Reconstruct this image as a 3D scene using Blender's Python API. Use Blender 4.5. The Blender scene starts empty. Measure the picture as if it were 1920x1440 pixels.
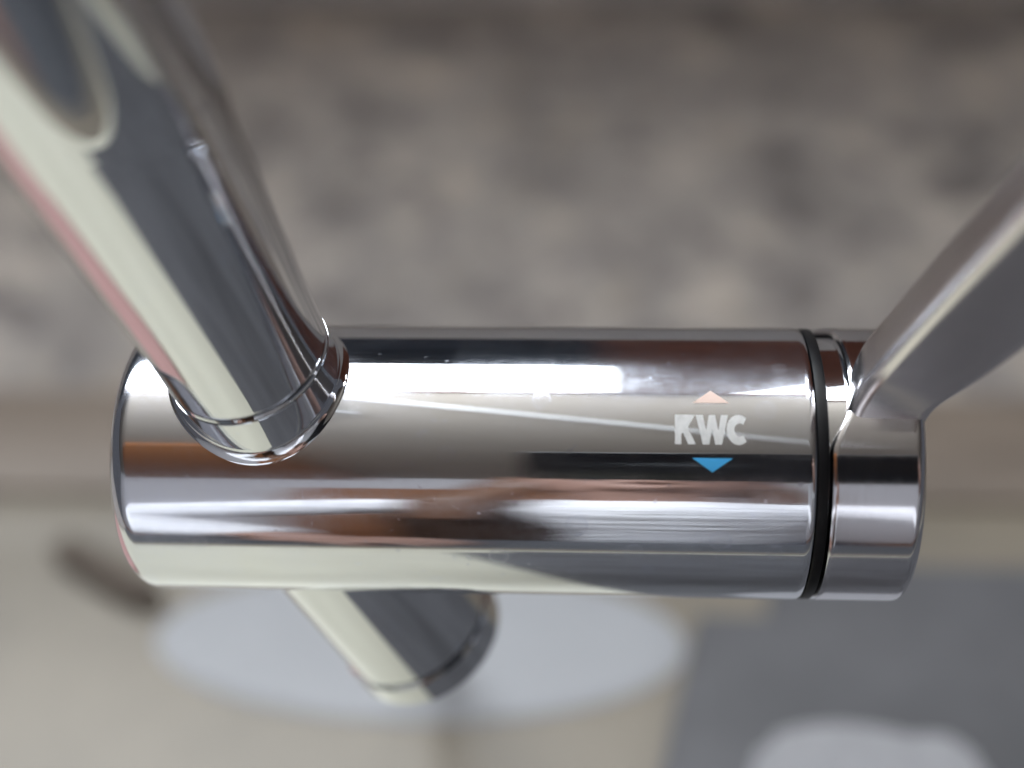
import bpy, bmesh, math, random
from mathutils import Vector, Matrix, noise
rad = math.radians
S = bpy.context.scene
COL = S.collection
MM = 0.001

# ------------------------------------------------------------------ camera
PITCH, YAW, ROLL = rad(45), rad(3.5), rad(0.5)
f0 = Vector((0, math.cos(PITCH), -math.sin(PITCH)))
u0 = Vector((0, math.sin(PITCH), math.cos(PITCH)))
r0 = Vector((1, 0, 0))
AXIS_Z = 0.062                                   # height of the body's axis above the datum
cam_pos = Vector((0, 0, AXIS_Z)) - 0.220 * f0 + 0.0125 * u0
fw = f0 * math.cos(YAW) - r0 * math.sin(YAW)
rt = r0 * math.cos(YAW) + f0 * math.sin(YAW)
up = u0.copy()
rt, up = rt * math.cos(ROLL) + up * math.sin(ROLL), up * math.cos(ROLL) - rt * math.sin(ROLL)
cd = bpy.data.cameras.new('camera')
cam = bpy.data.objects.new('camera', cd)
COL.objects.link(cam)
m = Matrix((rt, up, -fw)).transposed().to_4x4()
m.translation = cam_pos
cam.matrix_world = m
cd.sensor_width = 36
cd.lens = 36 * 2500 / 1920
cd.clip_start = 0.005
cd.clip_end = 50
cd.dof.use_dof = True
cd.dof.focus_distance = 0.203
APERTURE = 0.0108
cd.dof.aperture_fstop = (cd.lens * MM) / APERTURE
S.camera = cam

# ------------------------------------------------------------------ world and exposure
W = bpy.data.worlds.new('World')
S.world = W
W.use_nodes = True
W.node_tree.nodes['Background'].inputs[0].default_value = (0.86, 0.88, 1.0, 1)
W.node_tree.nodes['Background'].inputs[1].default_value = 0.08
S.view_settings.view_transform = 'Standard'
S.view_settings.look = 'None'
S.view_settings.exposure = 0.34
S.view_settings.gamma = 1
S.cycles.use_denoising = True
S.cycles.max_bounces = 8
S.cycles.glossy_bounces = 6
S.cycles.diffuse_bounces = 4
S.cycles.sample_clamp_indirect = 6
WINDOW_STRENGTH = 9.5


# ------------------------------------------------------------------ materials
def new_mat(name):
    mt = bpy.data.materials.new(name)
    mt.use_nodes = True
    nt = mt.node_tree
    return mt, nt, nt.nodes['Principled BSDF']


def node(nt, kind, **kw):
    n = nt.nodes.new(kind)
    for k, v in kw.items():
        if k in n.inputs:
            n.inputs[k].default_value = v
        else:
            setattr(n, k, v)
    return n


def ramp(nt, src, stops):
    r = nt.nodes.new('ShaderNodeValToRGB')
    els = r.color_ramp.elements
    while len(els) < len(stops):
        els.new(0.5)
    for e, (p, c) in zip(els, stops):
        e.position = p
        e.color = (c, c, c, 1) if not isinstance(c, (tuple, list)) else (*c, 1)
    nt.links.new(src, r.inputs[0])
    return r.outputs[0]


def coords(nt, scale=(1, 1, 1), rot=(0, 0, 0)):
    tc = nt.nodes.new('ShaderNodeTexCoord')
    mp = nt.nodes.new('ShaderNodeMapping')
    mp.inputs['Scale'].default_value = scale
    mp.inputs['Rotation'].default_value = rot
    nt.links.new(tc.outputs['Object'], mp.inputs[0])
    return mp.outputs[0]


def mathn(nt, op, a, b):
    n = nt.nodes.new('ShaderNodeMath')
    n.operation = op
    for i, v in enumerate((a, b)):
        if isinstance(v, (int, float)):
            n.inputs[i].default_value = v
        else:
            nt.links.new(v, n.inputs[i])
    return n.outputs[0]


def noise_tex(nt, vec, scale, detail=4, rough=0.55, dist=0.0):
    n = nt.nodes.new('ShaderNodeTexNoise')
    n.inputs['Scale'].default_value = scale
    n.inputs['Detail'].default_value = detail
    n.inputs['Roughness'].default_value = rough
    n.inputs['Distortion'].default_value = dist
    nt.links.new(vec, n.inputs['Vector'])
    return n.outputs['Fac']


def chrome(name, color=(0.79, 0.81, 0.84), haze=0.55, haze_lo=0.37, scratch=0.26, bump=0.02):
    """mirror plating with a second, rough lobe where it is smeared, scratched or spotted"""
    mt, nt, b = new_mat(name)
    h = nt.nodes.new('ShaderNodeBsdfPrincipled')
    for sh, ro in ((b, 0.012), (h, 0.19)):
        sh.inputs['Metallic'].default_value = 1
        sh.inputs['Roughness'].default_value = ro
        sh.inputs['Base Color'].default_value = (*color, 1)
    h.inputs['Base Color'].default_value = (color[0] * 0.98, color[1] * 1.0, min(1, color[2] * 1.08), 1)
    v = coords(nt)
    smear = ramp(nt, noise_tex(nt, coords(nt, (0.8, 1.2, 1.2)), 30, 4, 0.55, 0.9), [(haze_lo, 0), (haze_lo + 0.26, 1)])
    fine = ramp(nt, noise_tex(nt, v, 700, 3, 0.6), [(0.35, 0.55), (0.65, 1)])
    scr = mathn(nt, 'MAXIMUM',
                ramp(nt, noise_tex(nt, coords(nt, (60, 1100, 1100), (0.0, 0.25, 0.9)), 3.0, 2, 0.6), [(0.655, 0), (0.72, 1)]),
                ramp(nt, noise_tex(nt, coords(nt, (1300, 70, 70), (0.3, 0.5, 0.2)), 3.0, 2, 0.6), [(0.675, 0), (0.74, 1)]))
    spk = ramp(nt, noise_tex(nt, v, 560, 1, 0.4), [(0.715, 0), (0.76, 1)])
    fac = mathn(nt, 'ADD', mathn(nt, 'MULTIPLY', mathn(nt, 'MULTIPLY', smear, fine), haze), 0.02)
    fac = mathn(nt, 'ADD', fac, mathn(nt, 'MULTIPLY', scr, scratch))
    fac = mathn(nt, 'MAXIMUM', fac, mathn(nt, 'MULTIPLY', spk, 0.8))
    # dried water drops: thin rings in some cells
    vo = nt.nodes.new('ShaderNodeTexVoronoi')
    vo.inputs['Scale'].default_value = 150
    nt.links.new(v, vo.inputs['Vector'])
    rng = ramp(nt, vo.outputs['Distance'], [(0.10, 0.3), (0.20, 0.45), (0.24, 1), (0.29, 0)])
    bw = nt.nodes.new('ShaderNodeRGBToBW')
    nt.links.new(vo.outputs['Color'], bw.inputs[0])
    some = ramp(nt, bw.outputs[0], [(0.66, 0), (0.72, 1)])
    fac = mathn(nt, 'ADD', fac, mathn(nt, 'MULTIPLY', mathn(nt, 'MULTIPLY', rng, some), 0.42))
    mx = nt.nodes.new('ShaderNodeMixShader')
    nt.links.new(fac, mx.inputs[0])
    nt.links.new(b.outputs[0], mx.inputs[1])
    nt.links.new(h.outputs[0], mx.inputs[2])
    nt.links.new(mx.outputs[0], nt.nodes['Material Output'].inputs[0])
    bp = nt.nodes.new('ShaderNodeBump')
    bp.inputs['Strength'].default_value = bump
    bp.inputs['Distance'].default_value = 0.0004
    nt.links.new(noise_tex(nt, v, 140, 3, 0.5), bp.inputs['Height'])
    for sh in (b, h):
        nt.links.new(bp.outputs[0], sh.inputs['Normal'])
    return mt


def satin(name, color, rough, stretch):
    mt, nt, b = new_mat(name)
    b.inputs['Metallic'].default_value = 1
    b.inputs['Base Color'].default_value = (*color, 1)
    g = noise_tex(nt, coords(nt, stretch), 40, 4, 0.7)
    nt.links.new(mathn(nt, 'ADD', mathn(nt, 'MULTIPLY', g, 0.12), rough), b.inputs['Roughness'])
    bp = nt.nodes.new('ShaderNodeBump')
    bp.inputs['Strength'].default_value = 0.03
    bp.inputs['Distance'].default_value = 0.0002
    nt.links.new(g, bp.inputs['Height'])
    nt.links.new(bp.outputs[0], b.inputs['Normal'])
    return mt


def plain(name, color, rough=0.5, spec=0.5, vary=0.0, vscale=20, stretch=(1, 1, 1), bump=0.0):
    mt, nt, b = new_mat(name)
    b.inputs['Roughness'].default_value = rough
    b.inputs['Specular IOR Level'].default_value = spec
    if vary:
        n = noise_tex(nt, coords(nt, stretch), vscale, 5, 0.6)
        lo = tuple(max(0, c * (1 - vary)) for c in color)
        hi = tuple(min(1, c * (1 + vary)) for c in color)
        nt.links.new(ramp(nt, n, [(0.3, lo), (0.7, hi)]), b.inputs['Base Color'])
        if bump:
            bp = nt.nodes.new('ShaderNodeBump')
            bp.inputs['Strength'].default_value = bump
            bp.inputs['Distance'].default_value = 0.001
            nt.links.new(n, bp.inputs['Height'])
            nt.links.new(bp.outputs[0], b.inputs['Normal'])
    else:
        b.inputs['Base Color'].default_value = (*color, 1)
    return mt


def granite():
    mt, nt, b = new_mat('granite')
    v = coords(nt)
    big = ramp(nt, noise_tex(nt, v, 19, 3, 0.6, 0.2), [(0.30, (0.30, 0.275, 0.26)), (0.50, (0.47, 0.43, 0.40)), (0.68, (0.70, 0.63, 0.56))])
    med = ramp(nt, noise_tex(nt, v, 50, 1, 0.4, 0.3), [(0.29, (0.36, 0.355, 0.38)), (0.42, (0.90, 0.89, 0.90)), (0.58, (1.0, 1.0, 1.0)), (0.74, (1.22, 1.16, 1.07))])
    mul = node(nt, 'ShaderNodeMix', data_type='RGBA', blend_type='MULTIPLY')
    mul.inputs['Factor'].default_value = 0.85
    nt.links.new(big, mul.inputs['A'])
    nt.links.new(med, mul.inputs['B'])
    vo = nt.nodes.new('ShaderNodeTexVoronoi')
    vo.inputs['Scale'].default_value = 330
    nt.links.new(v, vo.inputs['Vector'])
    mul2 = node(nt, 'ShaderNodeMix', data_type='RGBA', blend_type='MULTIPLY')
    mul2.inputs['Factor'].default_value = 0.35
    nt.links.new(mul.outputs['Result'], mul2.inputs['A'])
    bw = nt.nodes.new('ShaderNodeRGBToBW')
    nt.links.new(vo.outputs['Color'], bw.inputs[0])
    nt.links.new(bw.outputs[0], mul2.inputs['B'])
    nt.links.new(mul2.outputs['Result'], b.inputs['Base Color'])
    b.inputs['Roughness'].default_value = 0.42
    b.inputs['Specular IOR Level'].default_value = 0.4
    return mt


def wood(name, a, c, axis=(6, 60, 60), rough=0.4):
    mt, nt, b = new_mat(name)
    n = noise_tex(nt, coords(nt, axis), 1.2, 6, 0.62, 1.2)
    nt.links.new(ramp(nt, n, [(0.28, a), (0.72, c)]), b.inputs['Base Color'])
    b.inputs['Roughness'].default_value = rough
    return mt


M = {}
M['chrome'] = chrome('chrome')
M['chrome_clean'] = chrome('chrome_clean', haze=0.10, haze_lo=0.48, scratch=0.15)
M['satin'] = satin('satin_chrome', (0.78, 0.78, 0.82), 0.05, (30, 4, 4))
M['lever_satin'] = satin('lever_satin', (0.88, 0.84, 0.85), 0.17, (8, 8, 8))
M['black'] = plain('black_seal', (0.004, 0.004, 0.005), 0.45, 0.25, 0.3, 600)
M['etch'] = plain('etched_grey_white', (0.66, 0.66, 0.65), 0.45, 0.6, 0.10, 900)
M['blue'] = plain('blue_enamel', (0.07, 0.42, 0.80), 0.4)
M['salmon'] = plain('salmon_enamel', (0.80, 0.60, 0.52), 0.45)
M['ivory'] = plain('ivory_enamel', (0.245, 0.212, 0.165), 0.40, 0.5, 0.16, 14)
M['ivory_brightened'] = plain('brightened_ivory', (0.70, 0.68, 0.555), 0.35, 0.5, 0.05, 9)  # the sink's ivory lightened, for a brighter reflection in the spout
M['granite'] = granite()
M['wood_strip'] = wood('brown_wood_strip', (0.17, 0.135, 0.108), (0.30, 0.245, 0.20), (8, 60, 60), 0.5)
M['wood_dark'] = wood('dark_worktop', (0.05, 0.055, 0.065), (0.11, 0.115, 0.125), (8, 60, 60), 0.4)
M['wood_red'] = wood('red_brown_wood', (0.13, 0.035, 0.018), (0.30, 0.095, 0.045), (50, 50, 5))
M['wood_warm'] = wood('warm_wood', (0.17, 0.062, 0.022), (0.42, 0.175, 0.07), (30, 30, 3))
M['wall'] = plain('pale_wall', (0.72, 0.71, 0.74), 0.7, 0.3, 0.03, 3)
M['wall_back'] = plain('pale_window_wall', (0.78, 0.77, 0.76), 0.6, 0.3, 0.04, 8)
M['tile'] = plain('dark_blue_tile', (0.035, 0.05, 0.075), 0.25, 0.5, 0.3, 12)
M['ceiling'] = plain('taupe_ceiling', (0.27, 0.24, 0.205), 0.8, 0.2, 0.04, 2)
M['cloth'] = plain('grey_cloth', (0.13, 0.135, 0.16), 0.9, 0.2, 0.25, 180, (1, 1, 1), 0.4)
M['pink'] = plain('pink_cloth', (0.52, 0.31, 0.29), 0.9, 0.2, 0.15, 160, (1, 1, 1), 0.4)
M['plate'] = plain('pale_plate', (0.42, 0.43, 0.455), 0.5, 0.4, 0.04, 40)
M['pale_cloth'] = plain('pale_cloth', (0.38, 0.38, 0.40), 0.9, 0.2, 0.08, 160, (1, 1, 1), 0.4)
M['rail'] = plain('white_rail', (0.85, 0.85, 0.84), 0.4)
M['tray'] = plain('tray_grey', (0.115, 0.115, 0.124), 0.5, 0.4, 0.3, 18)
M['dark_brown'] = plain('dark_brown', (0.13, 0.105, 0.085), 0.7, 0.4, 0.2, 200)
M['phone'] = plain('phone_black', (0.008, 0.009, 0.014), 0.18, 0.5)
M['phone_lens'] = plain('phone_lens_glass', (0.004, 0.004, 0.006), 0.03, 0.8)
M['phone_ring'] = satin('phone_lens_ring', (0.75, 0.82, 0.92), 0.12, (20, 20, 20))
pane_m, nt, b = new_mat('daylight_pane')
nt.nodes.remove(b)
em = nt.nodes.new('ShaderNodeEmission')
em.inputs['Color'].default_value = (0.90, 0.955, 1.0, 1)
em.inputs['Strength'].default_value = WINDOW_STRENGTH
nt.links.new(em.outputs[0], nt.nodes['Material Output'].inputs[0])
M['pane'] = pane_m


# ------------------------------------------------------------------ helpers
def link(name, me, mat, parent=None, smooth=True):
    if mat is not None:
        me.materials.append(mat)
    if smooth:
        for p in me.polygons:
            p.use_smooth = True
        me.set_sharp_from_angle(angle=rad(38))
    o = bpy.data.objects.new(name, me)
    COL.objects.link(o)
    if parent is not None:
        o.parent = parent
        o.matrix_parent_inverse = parent.matrix_basis.inverted()
    return o


def tag(o, label=None, cat=None, kind=None, group=None):
    if label:
        o['label'] = label
    if cat:
        o['category'] = cat
    if kind:
        o['kind'] = kind
    if group:
        o['group'] = group
    return o


def empty(name, loc):
    o = bpy.data.objects.new(name, None)
    o.empty_display_size = 0.01
    COL.objects.link(o)
    o.location = loc
    return o


def grid_mesh(name, rows, close_u=True, cap0=False, cap1=False):
    """rows: list of equal-length rings of Vectors"""
    n = len(rows[0])
    vs = [tuple(p) for r in rows for p in r]
    fs = []
    for i in range(len(rows) - 1):
        for j in range(n if close_u else n - 1):
            k = (j + 1) % n
            fs.append((i * n + j, i * n + k, (i + 1) * n + k, (i + 1) * n + j))
    if cap0:
        fs.append(tuple(range(n))[::-1])
    if cap1:
        fs.append(tuple((len(rows) - 1) * n + j for j in range(n)))
    me = bpy.data.meshes.new(name)
    me.from_pydata(vs, [], fs)
    bm = bmesh.new()
    bm.from_mesh(me)
    bmesh.ops.remove_doubles(bm, verts=bm.verts, dist=1e-7)
    bmesh.ops.recalc_face_normals(bm, faces=bm.faces)
    bm.to_mesh(me)
    bm.free()
    return me


def frame_of(d):
    d = d.normalized()
    a = Vector((0, -1, 0)) if abs(d.y) < 0.9 else Vector((1, 0, 0))
    x = (a - d * a.dot(d)).normalized()
    return x, d.cross(x), d


def lathe(name, origin, direction, prof, n=128):
    """prof: (distance along axis, radius) pairs in metres"""
    x, y, d = frame_of(direction)
    rows = []
    for t, r in prof:
        rows.append([origin + d * t + (x * math.cos(2 * math.pi * k / n) + y * math.sin(2 * math.pi * k / n)) * r for k in range(n)])
    return grid_mesh(name, rows)


def arc(t0, r0_, rr, a0, a1, k=6):
    return [(t0 + rr * math.cos(rad(a0 + (a1 - a0) * i / k)), r0_ + rr * math.sin(rad(a0 + (a1 - a0) * i / k))) for i in range(k + 1)]


def box(name, lo, hi, bevel=0.0, seg=2):
    bm = bmesh.new()
    bmesh.ops.create_cube(bm, size=1)
    lo, hi = Vector(lo), Vector(hi)
    for v in bm.verts:
        v.co = Vector(((v.co.x + .5) * (hi.x - lo.x) + lo.x, (v.co.y + .5) * (hi.y - lo.y) + lo.y, (v.co.z + .5) * (hi.z - lo.z) + lo.z))
    if bevel:
        bmesh.ops.bevel(bm, geom=list(bm.edges), offset=bevel, segments=seg, affect='EDGES', profile=0.5)
    me = bpy.data.meshes.new(name)
    bm.to_mesh(me)
    bm.free()
    return me


def obox(name, lo, hi, mat, parent=None, bevel=0.0, seg=2):
    return link(name, box(name, lo, hi, bevel, seg), mat, parent)


# ------------------------------------------------------------------ the setting
DECK = -0.110
tag(obox('counter', (-1.3, 0.183, -0.16), (1.3, 0.463, DECK + 0.002), M['granite']), kind='structure')
tag(obox('side_counter', (-1.3, -0.45, -0.16), (-0.4205, 0.132, DECK), M['granite']), kind='structure')
tag(obox('front_counter', (-0.42, -0.45, -0.16), (1.3, -0.3135, DECK), M['wood_dark']), kind='structure')
tag(obox('right_counter', (0.6005, -0.313, -0.16), (1.3, 0.132, DECK), M['wood_strip']), kind='structure')
tag(obox('window_wall', (-1.3, 0.4635, -0.16), (1.3, 0.53, 0.14), M['wall_back']), kind='structure')
tag(obox('tiled_wall', (-1.3, 0.470, 0.1405), (0.003, 0.53, 0.57), M['tile']), kind='structure')
tag(obox('rear_wall', (-3.0, -2.9, -0.9), (3.0, -2.8, 1.8), M['wall']), kind='structure')
tag(obox('ceiling', (-3.0, -2.795, 1.8), (3.0, 0.53, 1.88), M['ceiling']), kind='structure')
tag(obox('floor', (-3.0, -2.8, -0.95), (3.0, 0.53, -0.9), M['wood_warm']), kind='structure')

# wooden edging strip between sink and granite
tag(obox('edging_strip', (-1.3, 0.135, -0.16), (1.3, 0.1825, DECK + 0.003), M['wood_strip'], bevel=0.0015),
    'dark brown wooden edging between ivory sink top and speckled stone', 'edging')

# window that lights the place (outside the frame, reflected in the chrome)
win = empty('window', (0.04, 0.49, 0.575))
tag(win, 'tall window with red brown wooden frame reflected along the top of the chrome', 'window')
for x0, x1, z0 in ((-1.05, 0.003, 0.575), (0.223, 0.425, 0.80), (0.4265, 0.77, 1.20)):
    obox('pane', (x0, 0.496, z0), (x1, 0.500, 1.745), M['pane'], win)
obox('mullion', (0.0035, 0.470, 0.1405), (0.144, 0.525, 1.745), M['wood_red'], win, 0.004)
obox('lower_panel', (0.1445, 0.476, 0.1405), (0.2225, 0.525, 1.745), M['wood_red'], win, 0.003)
obox('lower_panel', (0.223, 0.479, 0.1405), (0.4255, 0.525, 0.799), M['wood_red'], win, 0.003)
obox('lower_panel', (0.426, 0.476, 0.1405), (0.90, 0.525, 1.199), M['wood_red'], win, 0.003)
obox('side_post', (-1.19, 0.470, 0.5705), (-1.0505, 0.525, 1.745), M['wood_red'], win, 0.004)
obox('side_post', (0.7705, 0.470, 1.1995), (0.90, 0.525, 1.745), M['wood_red'], win, 0.004)
obox('head_rail', (-1.19, 0.470, 1.7455), (0.90, 0.525, 1.799), M['wood_red'], win, 0.004)

# ivory sink top with a raised rim
sink = empty('sink', (0.09, -0.09, DECK))
tag(sink, 'ivory enamelled sink top below the chrome tap', 'sink')


def sink_top():
    def loop(q, r, z, k=8):
        x0, x1, y0, y1 = -0.42 + q, 0.60 - q, -0.313 + q, 0.1345 - q
        pts = []
        for cx, cy, a0 in ((x1 - r, y1 - r, 0), (x0 + r, y1 - r, 90), (x0 + r, y0 + r, 180), (x1 - r, y0 + r, 270)):
            for i in range(k + 1):
                a = rad(a0 + 90 * i / k)
                pts.append(Vector((cx + r * math.cos(a), cy + r * math.sin(a), z)))
        return pts
    rows = [loop(0, .012, -0.16), loop(0, .012, DECK + 0.0004)]
    for i in range(1, 6):
        a = rad(90 * i / 5)
        rows.append(loop(.003 * (1 - math.cos(a)), .012, DECK + .0004 + .0008 * math.sin(a)))
    rows += [loop(.010, .011, DECK + .0011), loop(.018, .010, DECK + .0003), loop(.022, .010, DECK)]
    return grid_mesh('top', rows, cap1=True)


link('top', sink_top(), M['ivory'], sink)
link('brightening_sheet', box('brightening_sheet', (-0.385, -0.285, DECK + 0.0002), (0.55, 0.012, DECK + 0.0035), 0.0015, 3), M['ivory_brightened'], sink)  # added sheet: lightened colour makes the sink front mirror brighter in the spout

# ------------------------------------------------------------------ the tap
R = 0.022
A = Vector((0, 0, AXIS_Z))
tap = empty('faucet', (-0.043, 0.074, DECK))
tag(tap, 'polished chrome single lever mixer tap with horizontal body and leaning column', 'faucet')

# body
prof = [(-0.0742, 0.0)] + [(-0.0742, 0.012), (-0.0742, 0.0185)] + arc(-0.0707, 0.0185, 0.0035, 180, 90, 10) + [(-0.0703, R), (-0.05, R), (0.0, R), (0.0317, R), (0.0324, R), (0.0328, R - 0.0002), (0.0329, R - 0.0008), (0.0329, 0.010)]
body = link('body', lathe('body', A, Vector((1, 0, 0)), prof, 192), M['chrome'], tap)
tag(body, 'horizontal polished chrome cylinder with etched lettering')

# black seal ring and the recessed neck behind the cap
prof = [(0.0330, 0.012), (0.0330, R - 0.0005), (0.0331, R - 0.0002), (0.0333, R - 0.0001), (0.0345, R - 0.0001), (0.0347, R - 0.0002), (0.0348, R - 0.0005), (0.0348, 0.012)]
link('seal_ring', lathe('seal_ring', A, Vector((1, 0, 0)), prof, 160), M['black'], tap)
prof = [(0.0349, 0.010), (0.0349, R - 0.0016), (0.044, R - 0.0016), (0.044, 0.010)]
link('neck', lathe('neck', A, Vector((1, 0, 0)), prof, 128), M['chrome_clean'], tap)


# turning end cap; its inner rim steps back below the lever
def cap_mesh():
    n = 192
    rows = []

    def sm(a, lo, hi):
        t = max(0, min(1, (a - lo) / (hi - lo)))
        return t * t * (3 - 2 * t)
    ph = [-90 + 360 * k / n for k in range(n)]
    pr = [(-1, R - 0.0030), (-1, R - 0.0008), (0.0003, R - 0.0002), (0.0008, R)] + [(0.0011, R), (0.004, R), (0.006, R)]
    for e, r in pr:
        ring = []
        for a in ph:
            left = 0.0350 + 0.0030 * sm(a, 52, 74) * (1 - sm(a, 120, 150))
            x = left + max(e, 0)
            ring.append(A + Vector((x, -r * math.cos(rad(a)), r * math.sin(rad(a)))))
        rows.append(ring)
    for e, r in [(0.0470, R)] + arc(0.0474, R - 0.0016, 0.0016, 90, 0, 7) + [(0.049, 0.0200), (0.049, 0.018), (0.0490, 0.009), (0.0490, 0.0)]:
        rows.append([A + Vector((e, -r * math.cos(rad(a)), r * math.sin(rad(a)))) for a in ph])
    return grid_mesh('end_cap', rows)


cap = link('end_cap', cap_mesh(), M['satin'], tap)


# lever: rounded bar swept from the cap up, outward and towards the user
def lever_mesh():
    path = [Vector(p) * MM for p in ((37.0, -11.6, 74.4), (37.1, -9.6, 80.0), (38.5, -8.0, 85.7), (41.3, -8.1, 92.4), (45.2, -11.2, 105.5), (50.6, -18.4, 127.6), (54.0, -24.0, 142.5), (60.5, -34.5, 170.0))]
    # dense Catmull-Rom
    pts = []
    for i in range(len(path) - 1):
        p0, p1, p2, p3 = path[max(i - 1, 0)], path[i], path[i + 1], path[min(i + 2, len(path) - 1)]
        for k in range(8):
            t = k / 8
            pts.append(0.5 * ((2 * p1) + (p2 - p0) * t + (2 * p0 - 5 * p1 + 4 * p2 - p3) * t * t + (3 * p1 - p0 - 3 * p2 + p3) * t ** 3))
    pts.append(path[-1])
    main = (path[-2] - path[3]).normalized()
    n = Vector((0.75, -0.47, -0.47))
    n = (n - main * n.dot(main)).normalized()
    mvec = main.cross(n)
    if mvec.dot(fw) < 0:
        mvec = -mvec
    al = rad(27)
    w1 = n * math.cos(al) + mvec * math.sin(al)
    w2 = -n * math.sin(al) + mvec * math.cos(al)
    rows = []
    N = len(pts)
    for i, p in enumerate(pts):
        s = i / (N - 1)
        g = max(0, min(1, (s - 0.22) / 0.40))
        Wd = 0.0118 + 0.0042 * g * g * (3 - 2 * g)
        Th = 0.0102
        c = 0.0024
        prof2 = []
        for cx, cy, a0 in ((c, c, 180), (Wd - c, c, 270), (Wd - c, Th - c, 0), (c, Th - c, 90)):
            for k in range(7):
                a = rad(a0 + 15 * k)
                prof2.append((cx + c * math.cos(a), cy + c * math.sin(a)))
        rows.append([p + w1 * a + w2 * b_ for a, b_ in prof2])
    # rounded tip
    tipd = (pts[-1] - pts[-2]).normalized()
    last = rows[-1]
    cen = sum(last, Vector()) / len(last)
    for k in range(1, 5):
        a = rad(90 * k / 4)
        rows.append([cen + (q - cen) * (0.72 + 0.28 * math.cos(a)) + tipd * 0.0015 * math.sin(a) for q in last])
    return grid_mesh('lever', rows, cap0=True, cap1=True)


lever = link('lever', lever_mesh(), M['lever_satin'], tap)
tag(lever, 'flat satin grey lever rising from the end cap')

# column: one leaning tube, seam ring where the upper tube turns, soft root where it meets the body
RP = 0.0126
up_o = Vector((-0.0498, -0.0010, 0.073))
up_d = Vector((-0.0090, -0.0085, 0.057)).normalized()
lo_o = Vector((-0.0450, -0.0050, 0.055))
lo_d = Vector((0.0165, 0.0010, -0.044)).normalized()


def root_mesh(o, d, r, fil, top, n=160):
    """tube of radius r leaving the body along d with a fillet, cut at distance top from o"""
    x, y, d = frame_of(d)

    def hit(q):
        # largest t with q + d t on the body cylinder (axis along X)
        py, pz = q.y, q.z - AXIS_Z
        a = d.y * d.y + d.z * d.z
        b_ = py * d.y + pz * d.z
        c = py * py + pz * pz - R * R
        disc = max(b_ * b_ - a * c, 0.0)
        return (-b_ + math.sqrt(disc)) / a
    rows = []
    for k in range(0, 9):
        al = rad(90 * k / 8)
        rho = r + fil * (1 - math.sin(al))
        h = fil * (1 - math.cos(al)) - (0.0004 if k == 0 else 0)
        ring = []
        for j in range(n):
            ph = 2 * math.pi * j / n
            q = o + (x * math.cos(ph) + y * math.sin(ph)) * rho
            ring.append(q + d * (hit(q) + h))
        rows.append(ring)
    for tt in (top - 0.0004, top):
        rows.append([o + (x * math.cos(2 * math.pi * j / n) + y * math.sin(2 * math.pi * j / n)) * r + d * tt for j in range(n)])
    rows.append([o + (x * math.cos(2 * math.pi * j / n) + y * math.sin(2 * math.pi * j / n)) * (r - 0.0012) + d * (top + 0.0001) for j in range(n)])
    return grid_mesh('column_root', rows)


SEAM = 0.0155
link('column_root', root_mesh(up_o, up_d, RP, 0.0015, SEAM), M['chrome_clean'], tap)
prof = [(SEAM + 0.0001, 0.010), (SEAM + 0.0001, RP - 0.0002), (SEAM + 0.0005, RP - 0.00005), (SEAM + 0.0009, RP - 0.0002), (SEAM + 0.0010, 0.010)]
link('seam_ring', lathe('seam_ring', up_o, up_d, prof, 128), M['chrome_clean'], tap)
prof = [(SEAM + 0.0011, 0.010), (SEAM + 0.0011, RP - 0.0003), (SEAM + 0.0016, RP), (SEAM + 0.0020, RP)] + [(t / 1000, RP + 0.0021 * max(0, min(1, (t - 18) / 50)) ** 1.2) for t in range(20, 72, 4)] + [(0.076, RP + 0.0021), (0.2995, RP + 0.0021), (0.30, RP + 0.0022), (0.301, RP), (0.301, 0.0)]
link('spout_tube', lathe('spout_tube', up_o, up_d, prof, 160), M['chrome_clean'], tap)
RL = 0.0142
prof = [(0.0, RL), (0.0335, RL), (0.0340, RL), (0.0345, RL - 0.0004), (0.0347, 0.008)]
link('column', lathe('column', lo_o, lo_d, prof, 128), M['chrome_clean'], tap)
prof = [(0.0348, 0.008), (0.0348, RL + 0.0001), (0.0352, RL + 0.0005), (0.0355, RL + 0.0005), (0.0400, RL + 0.0005), (0.0404, RL + 0.0005), (0.0412, RL - 0.0003), (0.0419, RL - 0.0020), (0.0422, RL - 0.0045), (0.0422, 0.004)]
link('base_collar', lathe('base_collar', lo_o, lo_d, prof, 128), M['chrome_clean'], tap)


end_c = lo_o + lo_d * 0.0424
pipe_d = end_c - cam_pos                       # bends back to the tap hole behind the foot
pipe_d *= (end_c.z - DECK + 0.002) / -pipe_d.z
prof = [(0.0, 0.003), (0.0, 0.0045), (pipe_d.length, 0.0045)]
link('supply_pipe', lathe('supply_pipe', end_c, pipe_d, prof, 64), M['chrome_clean'], tap)
bp_o = Vector((-0.052, 0.080, 0))
rows_ = []
for q_, z_ in ((1.0, -0.0004), (1.0, 0.0002), (0.97, 0.0008), (0.93, 0.0011), (0.88, 0.0012), (0.3, 0.0012)):
    rows_.append([bp_o + Vector((0.080 * q_ * math.cos(2 * math.pi * k / 96), 0.028 * q_ * math.sin(2 * math.pi * k / 96), DECK + z_)) for k in range(96)])
tag(link('base_plate', grid_mesh('base_plate', rows_, cap1=True), M['plate'], tap), 'pale oval plate under the tap')


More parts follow.
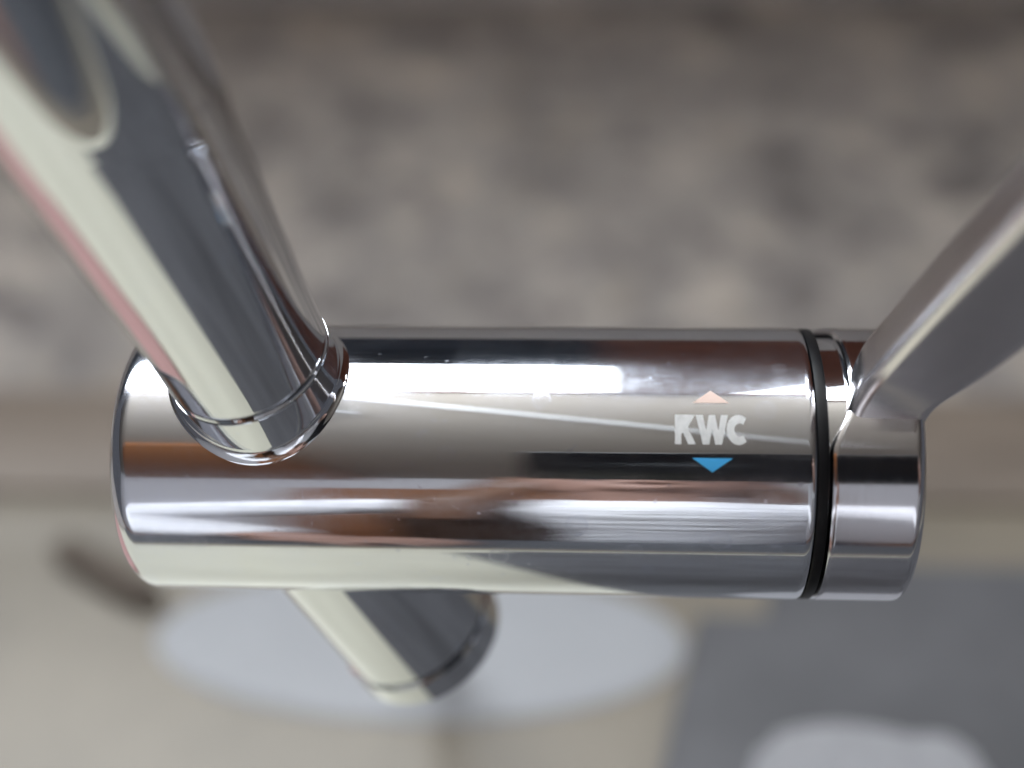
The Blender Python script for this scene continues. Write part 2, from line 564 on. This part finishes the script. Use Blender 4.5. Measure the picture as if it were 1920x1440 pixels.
# markings on the body
def wrap(name, polys, x0, phi0, w, h, mat, parent, cuts=3, lift=0.00005):
    bm = bmesh.new()
    for poly in polys:
        vs = [bm.verts.new((px, py, 0)) for px, py in poly]
        bm.faces.new(vs)
    bmesh.ops.triangulate(bm, faces=bm.faces)
    bmesh.ops.subdivide_edges(bm, edges=bm.edges, cuts=cuts, use_grid_fill=True)
    for v in bm.verts:
        ph = rad(phi0) + v.co.y * h / R
        r = R + lift
        v.co = Vector((x0 + v.co.x * w, -r * math.cos(ph), AXIS_Z + r * math.sin(ph)))
    bmesh.ops.recalc_face_normals(bm, faces=bm.faces)
    me = bpy.data.meshes.new(name)
    bm.to_mesh(me)
    bm.free()
    return link(name, me, mat, parent)


LK = [(0, 0), (.26, 0), (.26, .33), (.33, .40), (.55, 0), (.86, 0), (.53, .56), (.84, 1), (.54, 1), (.26, .62), (.26, 1), (0, 1)]
LW = [(0, 1), (.30, 1), (.42, .46), (.55, 1), (.80, 1), (.93, .46), (1.05, 1), (1.34, 1), (1.07, 0), (.80, 0), (.675, .52), (.55, 0), (.28, 0)]
LC = []
for i in range(14):
    q = []
    for a in (50 + 260 * i / 14, 50 + 260 * (i + 1) / 14):
        a = rad(a)
        q.append(((min(.5 + .5 * math.cos(a), .82), .5 + .515 * math.sin(a)), (min(.55 + .23 * math.cos(a), .82), .5 + .22 * math.sin(a))))
    LC.append([q[0][0], q[1][0], q[1][1], q[0][1]])
T0, TH, TW = 0.0121, 0.0045, 0.00355
txt_phi = 48.3 + 6.7
wrap('letter', [LK], T0, txt_phi, TW, TH, M['etch'], body)
wrap('letter', [LW], T0 + .87 * TW, txt_phi, TW, TH, M['etch'], body)
wrap('letter', LC, T0 + 2.14 * TW, txt_phi, TW, TH, M['etch'], body)
tag(wrap('cold_mark', [[(0, 1), (.5, 0), (1, 1)]], 0.0146, 48.3 - 4.0, 0.0060, 0.0021, M['blue'], body), 'blue downward triangle')
tag(wrap('hot_mark', [[(0, 0), (1, 0), (.5, 1)]], 0.0148, 48.3 + 23.5, 0.0054, 0.0021, M['salmon'], body), 'pale salmon upward triangle')

# ------------------------------------------------------------------ things lying around, all far out of focus
random.seed(4)


def lump(name, cx, cy, z0, sx, sy, sz, mat, seed=0, rot=0, amp=0.12):
    """soft folded pad sitting on z0"""
    bm = bmesh.new()
    bmesh.ops.create_icosphere(bm, subdivisions=5, radius=1)
    c, s = math.cos(rot), math.sin(rot)
    for v in bm.verts:
        p = v.co.copy()
        q = Vector([math.copysign(abs(t) ** 0.62, t) for t in p])
        k = 1 + amp * noise.noise(p * 2.3 + Vector((seed, 0, 0))) + 0.4 * amp * noise.noise(p * 6 + Vector((0, seed, 0)))
        q *= k
        x, y, z = q.x * sx, q.y * sy, max(q.z, -0.8) * sz
        v.co = Vector((cx + c * x - s * y, cy + s * x + c * y, z0 + sz * 0.8 + z))
    me = bpy.data.meshes.new(name)
    bm.to_mesh(me)
    bm.free()
    return link(name, me, mat)


bm = bmesh.new()
tv = [bm.verts.new((x, y, DECK + 0.0038)) for x, y in ((0.036, 0.106), (-0.055, -0.27), (0.46, -0.27), (0.46, 0.106))]
tf = bm.faces.new(tv)
ex = bmesh.ops.extrude_face_region(bm, geom=[tf])
bmesh.ops.translate(bm, verts=[v for v in ex['geom'] if isinstance(v, bmesh.types.BMVert)], vec=(0, 0, 0.0057))
bmesh.ops.bevel(bm, geom=[e for e in bm.edges if abs(e.verts[0].co.z - e.verts[1].co.z) > 0.004], offset=0.02, segments=6, affect='EDGES')
bmesh.ops.bevel(bm, geom=[e for e in bm.edges if e.verts[0].co.z > DECK + 0.005 and e.verts[1].co.z > DECK + 0.005], offset=0.0025, segments=3, affect='EDGES')
bmesh.ops.recalc_face_normals(bm, faces=bm.faces)
tray = bpy.data.meshes.new('tray')
bm.to_mesh(tray)
bm.free()
tag(link('tray', tray, M['tray']), 'dull dark grey tray lying on the ivory sink top', 'tray')
tag(lump('pale_cloth', 0.074, 0.010, DECK + 0.0096, 0.034, 0.036, 0.004, M['pale_cloth'], 5, 0.05), 'small pale cloth lying on the dark grey tray', 'cloth')
tag(lump('pink_cloth', -0.265, -0.020, DECK + 0.0036, 0.095, 0.060, 0.009, M['pink'], 7, 0.2), 'pale pink folded cloth lying on the ivory sink top', 'cloth')
tag(lump('brush_handle', -0.152, 0.101, DECK, 0.021, 0.0055, 0.0045, M['dark_brown'], 1, -0.50), 'small dark brown stick lying on the ivory sink top', 'stick')

# ------------------------------------------------------------------ what the chrome mirrors behind the camera
cab = empty('cupboard', (-0.2, -2.55, -0.9))
tag(cab, 'warm brown wooden cupboard mirrored in the lower half of the tap body', 'cupboard')
obox('carcass', (-0.62, -2.795, -0.9), (0.22, -2.42, 1.10), M['wood_warm'], cab, 0.004)
for x0, x1 in ((-0.61, -0.205), (-0.195, 0.21)):
    d_ = obox('door', (x0, -2.4195, -0.88), (x1, -2.40, 1.08), M['wood_warm'], cab, 0.004)
    obox('door_panel', (x0 + .07, -2.3995, -0.80), (x1 - .07, -2.392, 1.0), M['wood_warm'], d_, 0.003)

beam = tag(obox('ceiling_beam', (-1.5, -2.79, 1.66), (-0.58, -1.05, 1.7995), M['wood_warm'], bevel=0.006), 'broad orange brown wooden ceiling panel mirrored at the round end of the tap', 'beam')

ra, rb_ = Vector((-0.40, 0.36, 1.775)), Vector((0.42, -0.95, 1.775))
rail = link('ceiling_rail', lathe('ceiling_rail', ra, rb_ - ra, [(0, 0.0), (0, 0.017), (0.003, 0.02), ((rb_ - ra).length - 0.003, 0.02), ((rb_ - ra).length, 0.017), ((rb_ - ra).length, 0.0)], 24), M['rail'])
tag(rail, 'thin white ceiling rail mirrored as a slanting line above the lettering', 'rail')

# phone that takes the picture
ph_e = empty('phone', cam_pos)
tag(ph_e, 'black phone with round lenses mirrored in the middle of the tap body', 'phone')
pm = Matrix((rt, up, -fw)).transposed().to_4x4()


def phone_part(name, me, mat, parent):
    o = link(name, me, mat)
    o.parent = parent
    return o


ph_e.matrix_world = Matrix.Translation(cam_pos + rt * 0.0 - fw * 0.0065) @ pm
case = phone_part('case', box('case', (-0.022, -0.058, -0.004), (0.138, 0.026, 0.004), 0.0038, 4), M['phone'], ph_e)
for lx in (0.0, 0.027, 0.054):
    ring_ = phone_part('lens_ring', lathe('lens_ring', Vector((lx, 0, 0.0040)), Vector((0, 0, 1)), [(0, 0.0064), (0, 0.0098), (0.0016, 0.0096), (0.0021, 0.0090), (0.0021, 0.0070), (0.0016, 0.0064)], 48), M['phone_ring'], ph_e)
    lens = phone_part('lens', lathe('lens', Vector((lx, 0, 0.0040)), Vector((0, 0, 1)), [(0.0002, 0.0062), (0.00022, 0.0)], 48), M['phone_lens'], ph_e)

# ------------------------------------------------------------------ the photographer, mirrored in the tap
M['skin'] = plain('skin', (0.32, 0.19, 0.15), 0.5, 0.4, 0.06, 40)
M['shirt'], nt, b = new_mat('pale_shirt')
b.inputs['Base Color'].default_value = (0.88, 0.87, 0.90, 1)
b.inputs['Roughness'].default_value = 0.85
bp = nt.nodes.new('ShaderNodeBump')
bp.inputs['Distance'].default_value = 0.02
nt.links.new(noise_tex(nt, coords(nt, (1.0, 2.2, 3.0), (0.4, 0.3, 0.6)), 9, 4, 0.6, 1.0), bp.inputs['Height'])
nt.links.new(bp.outputs[0], b.inputs['Normal'])
M['trousers'] = plain('grey_trousers', (0.09, 0.09, 0.11), 0.85, 0.2)
M['hair'] = wood('brown_hair', (0.05, 0.02, 0.01), (0.17, 0.075, 0.035), (120, 120, 6), 0.45)


def limb_cloud(name, chains, voxel, mat, parent=None):
    """tapered rounded bones fused into one continuous surface"""
    bm = bmesh.new()
    for ch in chains:
        for (a, ra), (b_, rb) in zip(ch[:-1], ch[1:]):
            a, b_ = Vector(a), Vector(b_)
            n_ = max(2, int((b_ - a).length / (0.5 * min(ra, rb))) + 1)
            for k in range(n_ + 1):
                t = k / n_
                mtx = Matrix.Translation(a.lerp(b_, t)) @ Matrix.Scale(ra + (rb - ra) * t, 4)
                bmesh.ops.create_icosphere(bm, subdivisions=2, radius=1, matrix=mtx)
    me = bpy.data.meshes.new(name)
    bm.to_mesh(me)
    bm.free()
    o = link(name, me, mat, parent)
    rm = o.modifiers.new('fuse', 'REMESH')
    rm.mode = 'VOXEL'
    rm.voxel_size = voxel
    rm.use_smooth_shade = True
    sm_ = o.modifiers.new('soften', 'SMOOTH')
    sm_.iterations = 6
    return o


PH = ph_e.matrix_basis.copy()


def pl(x, y, z):
    return PH @ Vector((x, y, z))


person = empty('person', (0.03, -0.80, -0.9))
tag(person, 'person in pale shirt holding the phone up, mirrored in the tap body', 'person')
cx = 0.03
head = Vector((cx, -0.59, 0.40))
chains = [
    [((cx, -0.80, -0.20), .125), ((cx, -0.73, -0.02), .110), ((cx, -0.66, 0.14), .115), ((cx, -0.635, 0.22), .055), ((cx, -0.60, 0.31), .050)],
    [((cx, -0.60, 0.345), .066), ((cx, -0.60, 0.40), .080), ((cx, -0.605, 0.445), .079)],
    [((cx, -0.545, 0.335), .032), ((cx, -0.530, 0.330), .024)],
    [((cx, -0.530, 0.405), .011), ((cx, -0.506, 0.375), .014)],
    [((cx - .022, -0.519, 0.346), .007), ((cx + .022, -0.519, 0.346), .007)],
    [((cx - .078, -0.60, 0.40), .016), ((cx - .082, -0.605, 0.37), .011)],
    [((cx + .078, -0.60, 0.40), .016), ((cx + .082, -0.605, 0.37), .011)],
]
for sx in (-1, 1):
    chains.append([((cx + sx * .085, -0.80, -0.24), .092), ((cx + sx * .10, -0.68, -0.50), .062), ((cx + sx * .10, -0.80, -0.82), .042), ((cx + sx * .11, -0.72, -0.868), .034), ((cx + sx * .12, -0.62, -0.876), .026)])
    chains.append([((cx, -0.655, 0.17), .07), ((cx + sx * .165, -0.65, 0.165), .056)])
r_wrist = pl(0.172, -0.050, -0.030)
r_palm = pl(0.154, -0.026, -0.012)
chains.append([((cx + .165, -0.65, 0.165), .054), ((.275, -0.47, 0.0), .042), (r_wrist, .027), (r_palm, .026)])
for k, (yy, ln) in enumerate(((0.006, .040), (-0.011, .046), (-0.028, .044), (-0.045, .034))):
    chains.append([(pl(0.156, yy, -0.004), .010), (pl(0.149, yy, 0.010), .0088), (pl(0.149 - ln * .5, yy, 0.0135), .008), (pl(0.149 - ln, yy, 0.0122), .0070)])
chains.append([(pl(0.158, -0.040, -0.014), .013), (pl(0.142, -0.018, -0.0175), .0105), (pl(0.120, -0.006, -0.0145), .0085)])
l_palm = Vector((-.118, -0.372, DECK + 0.026))
l_wrist = Vector((-.165, -0.410, DECK + 0.050))
l_elbow = Vector((-.315, -0.55, 0.030))
chains.append([((cx - .165, -0.65, 0.165), .054), (l_elbow, .042), (l_wrist, .027), (l_palm, .022)])
for k in range(4):
    w_ = Vector((-.021, .027, 0)) * (1 - .66 * k)
    t_ = Vector((.030, .024, 0))
    ln = (.9, 1.12, 1.05, .8)[k]
    chains.append([(l_palm + w_, .010), (l_palm + w_ + t_ * ln + Vector((0, 0, .003)), .0088), (l_palm + w_ + t_ * ln * 1.8 + Vector((0, 0, -.015)), .0072)])
chains.append([(l_palm + Vector((-.010, -.022, -.002)), .013), (l_palm + Vector((.022, -.030, -.008)), .0095), (l_palm + Vector((.044, -.028, -.017)), .0075)])
skin_o = limb_cloud('body', chains, 0.005, M['skin'], person)
shirt = [
    [((cx, -0.79, -0.17), .140), ((cx, -0.73, -0.02), .128), ((cx, -0.66, 0.135), .130)],
    [((cx - .16, -0.65, 0.165), .066), ((cx + .16, -0.65, 0.165), .066)],
    [((cx + .165, -0.65, 0.165), .064), ((.275, -0.47, 0.0), .052), (Vector((.275, -0.47, 0.0)).lerp(r_wrist, .85), .040)],
    [((cx - .165, -0.65, 0.165), .064), (l_elbow, .066), (l_elbow.lerp(l_wrist, .94), .046)],
]
limb_cloud('shirt', shirt, 0.007, M['shirt'], person)
M['vest'] = plain('dark_brown_vest', (0.045, 0.022, 0.012), 0.85, 0.2, 0.3, 30)
vest = [[((cx - .075, -0.765, -0.19), .105), ((cx - .070, -0.705, -0.02), .100), ((cx - .075, -0.645, 0.14), .092)]]
limb_cloud('vest', vest, 0.007, M['vest'], person)
tr = [[((cx - .06, -0.80, -0.24), .115), ((cx + .06, -0.80, -0.24), .115)]]
for sx in (-1, 1):
    tr.append([((cx + sx * .085, -0.80, -0.25), .103), ((cx + sx * .10, -0.68, -0.50), .075), ((cx + sx * .10, -0.80, -0.80), .058)])
limb_cloud('trousers', tr, 0.008, M['trousers'], person)
hair = [[((cx, -0.63, 0.43), .086), ((cx, -0.62, 0.462), .076)], [((cx, -0.66, 0.36), .062), ((cx, -0.67, 0.26), .05)],
        [((cx - .06, -0.615, 0.44), .042), ((cx - .085, -0.60, 0.33), .030), ((cx - .105, -0.545, 0.20), .034), ((cx - .110, -0.535, 0.06), .026)],
        [((cx + .06, -0.625, 0.44), .040), ((cx + .085, -0.63, 0.33), .028), ((cx + .085, -0.64, 0.25), .028)]]
limb_cloud('hair', hair, 0.006, M['hair'], person)
M['eye'] = plain('eye_dark', (0.02, 0.015, 0.012), 0.1)
for sx in (-1, 1):
    bm = bmesh.new()
    bmesh.ops.create_icosphere(bm, subdivisions=2, radius=.0085, matrix=Matrix.Translation((cx + sx * .032, -0.5285, 0.402)))
    me = bpy.data.meshes.new('eye')
    bm.to_mesh(me)
    bm.free()
    link('eye', me, M['eye'], person)
